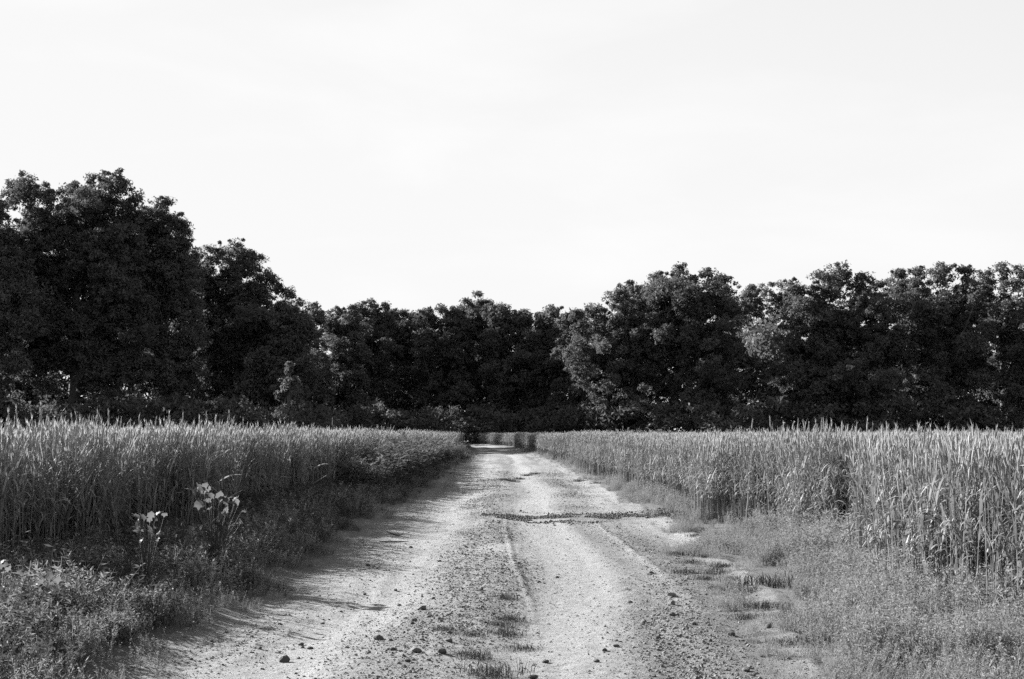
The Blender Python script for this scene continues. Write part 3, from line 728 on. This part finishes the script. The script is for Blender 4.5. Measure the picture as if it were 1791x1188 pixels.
# ------------------------------------------------------------------ stones, sticks, gravel
def stone_mesh(seed, mat, sub=2):
    import bmesh
    r_ = np.random.default_rng(seed); bm = bmesh.new(); bmesh.ops.create_icosphere(bm, subdivisions=sub, radius=1)
    pl = sph(7, r_); pd = r_.uniform(.55, .9, 7)
    for v in bm.verts:
        c = np.array(v.co)
        for a_, d_ in zip(pl, pd):
            t = c @ a_
            if t > d_: c = c - a_ * (t - d_) * .85
        v.co = Vector(c * np.array([1, .8, .6]) * (1 + r_.normal(0, .03)))
    me = bpy.data.meshes.new("stone"); bm.to_mesh(me); bm.free(); me.materials.append(mat); return me
SM = [stone_mesh(i, M_stone) for i in range(6)]; SD = [stone_mesh(20 + i, M_clod) for i in range(5)]
GR = [bpy.data.objects.new("pebble", stone_mesh(40 + i, M_stone, 1)) for i in range(6)]
CL = [bpy.data.objects.new("clod", stone_mesh(60 + i, M_clod, 1)) for i in range(6)]
def stone(px, py, s, label, group, k, pale=False):
    x, y = ground_pt(px, py); z = float(road_h(np.array([x]), np.array([y]))[0])
    o = obj("stone", (SM if pale else SD)[k % 5], None, (x, y, z + s * .25)); o.rotation_euler = (random.uniform(-.3, .3), random.uniform(-.3, .3), k * 2.1)
    o.scale = (s, s, s * random.uniform(.8, 1.1)); tag(o, label, "stone", group)
k = 0
for px, py, s in [(646, 992, .035), (694, 1032, .03), (531, 1124, .03), (547, 1130, .028), (460, 1135, .025), (568, 1089, .025), (600, 1068, .02), (640, 1040, .025), (575, 960, .03), (610, 925, .03)]:
    stone(px, py, s, where(px, py, "small dark stone"), "stones on the left rut", k); k += 1
for px, py, s in [(726, 1093, .035), (775, 1156, .045), (931, 1183, .04), (700, 1060, .03), (758, 1050, .03), (787, 1135, .03), (740, 1130, .03), (690, 1150, .03), (810, 1075, .028), (842, 1040, .03), (800, 1000, .03), (770, 985, .03), (715, 1172, .03), (752, 1090, .03), (720, 960, .03), (815, 960, .03)]:
    stone(px, py, s, where(px, py, "small dark stone"), "stones on the middle strip", k); k += 1
for px, py, s in [(974, 1009, .03), (953, 1156, .03), (1041, 1160, .03), (1055, 1141, .03), (1076, 1136, .028), (1124, 1096, .04), (1148, 1122, .032), (1137, 1008, .035), (1100, 1057, .032), (1173, 1082, .045), (1275, 1118, .035), (1300, 1175, .04), (1340, 1108, .04), (1391, 1105, .04), (1230, 1140, .03), (1210, 1100, .03)]:
    stone(px, py, s, where(px, py, "small dark stone"), "stones on the right half", k); k += 1
stone(503, 1153, .055, "large dark stone lying in the left rut near the bottom edge", "stones on the left rut", 71)
stone(665, 1123, .05, "dark wedge-shaped stone left of the middle strip", "stones on the middle strip", 72)
stone(738, 1073, .055, "large dark stone in the middle strip, farther than the pale stone", "stones on the middle strip", 73)
stone(730, 1154, .055, "pale sunlit stone in the middle strip near the bottom", "stones on the middle strip", 74, True)
stone(1172, 1048, .05, "pale stone right of the smooth rut among dark gravel", "stones on the right half", 75, True)
stone(1172, 1062, .045, "pale flat stone just nearer than another pale stone at right", "stones on the right half", 76, True)
def stick(label, px, py, L, hd, bend, seed):
    x, y = ground_pt(px, py); z = float(road_h(np.array([x]), np.array([y]))[0]); t = np.linspace(-1, 1, 9); m = MB()
    m.tube(np.stack([t * L / 2, bend * (1 - t ** 2), .02 + bend * .7 * t ** 2], 1), .012 * np.array([.4, .8, 1, 1, 1, .9, .8, .6, .3]), 6)
    o = obj("stick", m.mesh("stick", M_stick, True), None, (x, y, z)); o.rotation_euler = (0, 0, R(hd)); tag(o, label, "stick")
stick("short curved dead stick lying left of the middle strip", 692, 941, .34, -35, .08, 1)
stick("straight thin stick lying just nearer than the curved stick", 690, 954, .42, 4, .01, 2)

def in_track(n, y0, y1, r_):
    yy = np.exp(r_.uniform(np.log(y0), np.log(y1), n)); xx = road_l(yy) + (road_r(yy) - road_l(yy)) * r_.random(n); return xx, yy
r_ = np.random.default_rng(81)
xx, yy = in_track(260000, 7.5, 60, r_)
p = gravel_w(xx, yy); keep = r_.random(len(xx)) < .12 + .5 * p ** 1.3; xx, yy, p = xx[keep], yy[keep], p[keep]; n = len(xx)
s = np.clip(np.exp(r_.normal(np.log(.0055), .52, n)) * (.8 + .6 * p), .003, .024) * np.interp(yy, [8, 30, 60], [1, 1.25, 1.6])
scatter("gravel", GR + CL[:3], np.column_stack([xx, yy, road_h(xx, yy) - s * .05]), r_.uniform(0, 6.28, (n, 3)) * [.15, .15, 1], np.repeat(s[:, None], 3, 1) * r_.uniform(.75, 1.25, (n, 3)),
        r_.integers(0, 9, n), "loose gravel and small stones strewn over the track", "gravel")
n = 11000
xx = r_.uniform(-.6, 3.4, n); yy = 27.7 + (vnoise(xx * 1.1, xx * 0) - .5) * .7 + r_.normal(0, .85, n)
kp = fbm(xx * 2.2, yy * 1.4, 2) > .40 + .035 * np.abs(xx - .9) + .05 * np.abs(yy - 27.7); xx = xx[kp]; yy = yy[kp]; n = len(xx)
s = np.clip(np.exp(r_.normal(np.log(.012), .5, n)), .006, .04)
scatter("clod_ridge", CL, np.column_stack([xx, yy, road_h(xx, yy) + s * .2]), r_.uniform(0, 6.28, (n, 3)), np.repeat(s[:, None], 3, 1), r_.integers(0, 6, n),
        "low dark ridge of clods lying across the right half of the track", "clods")
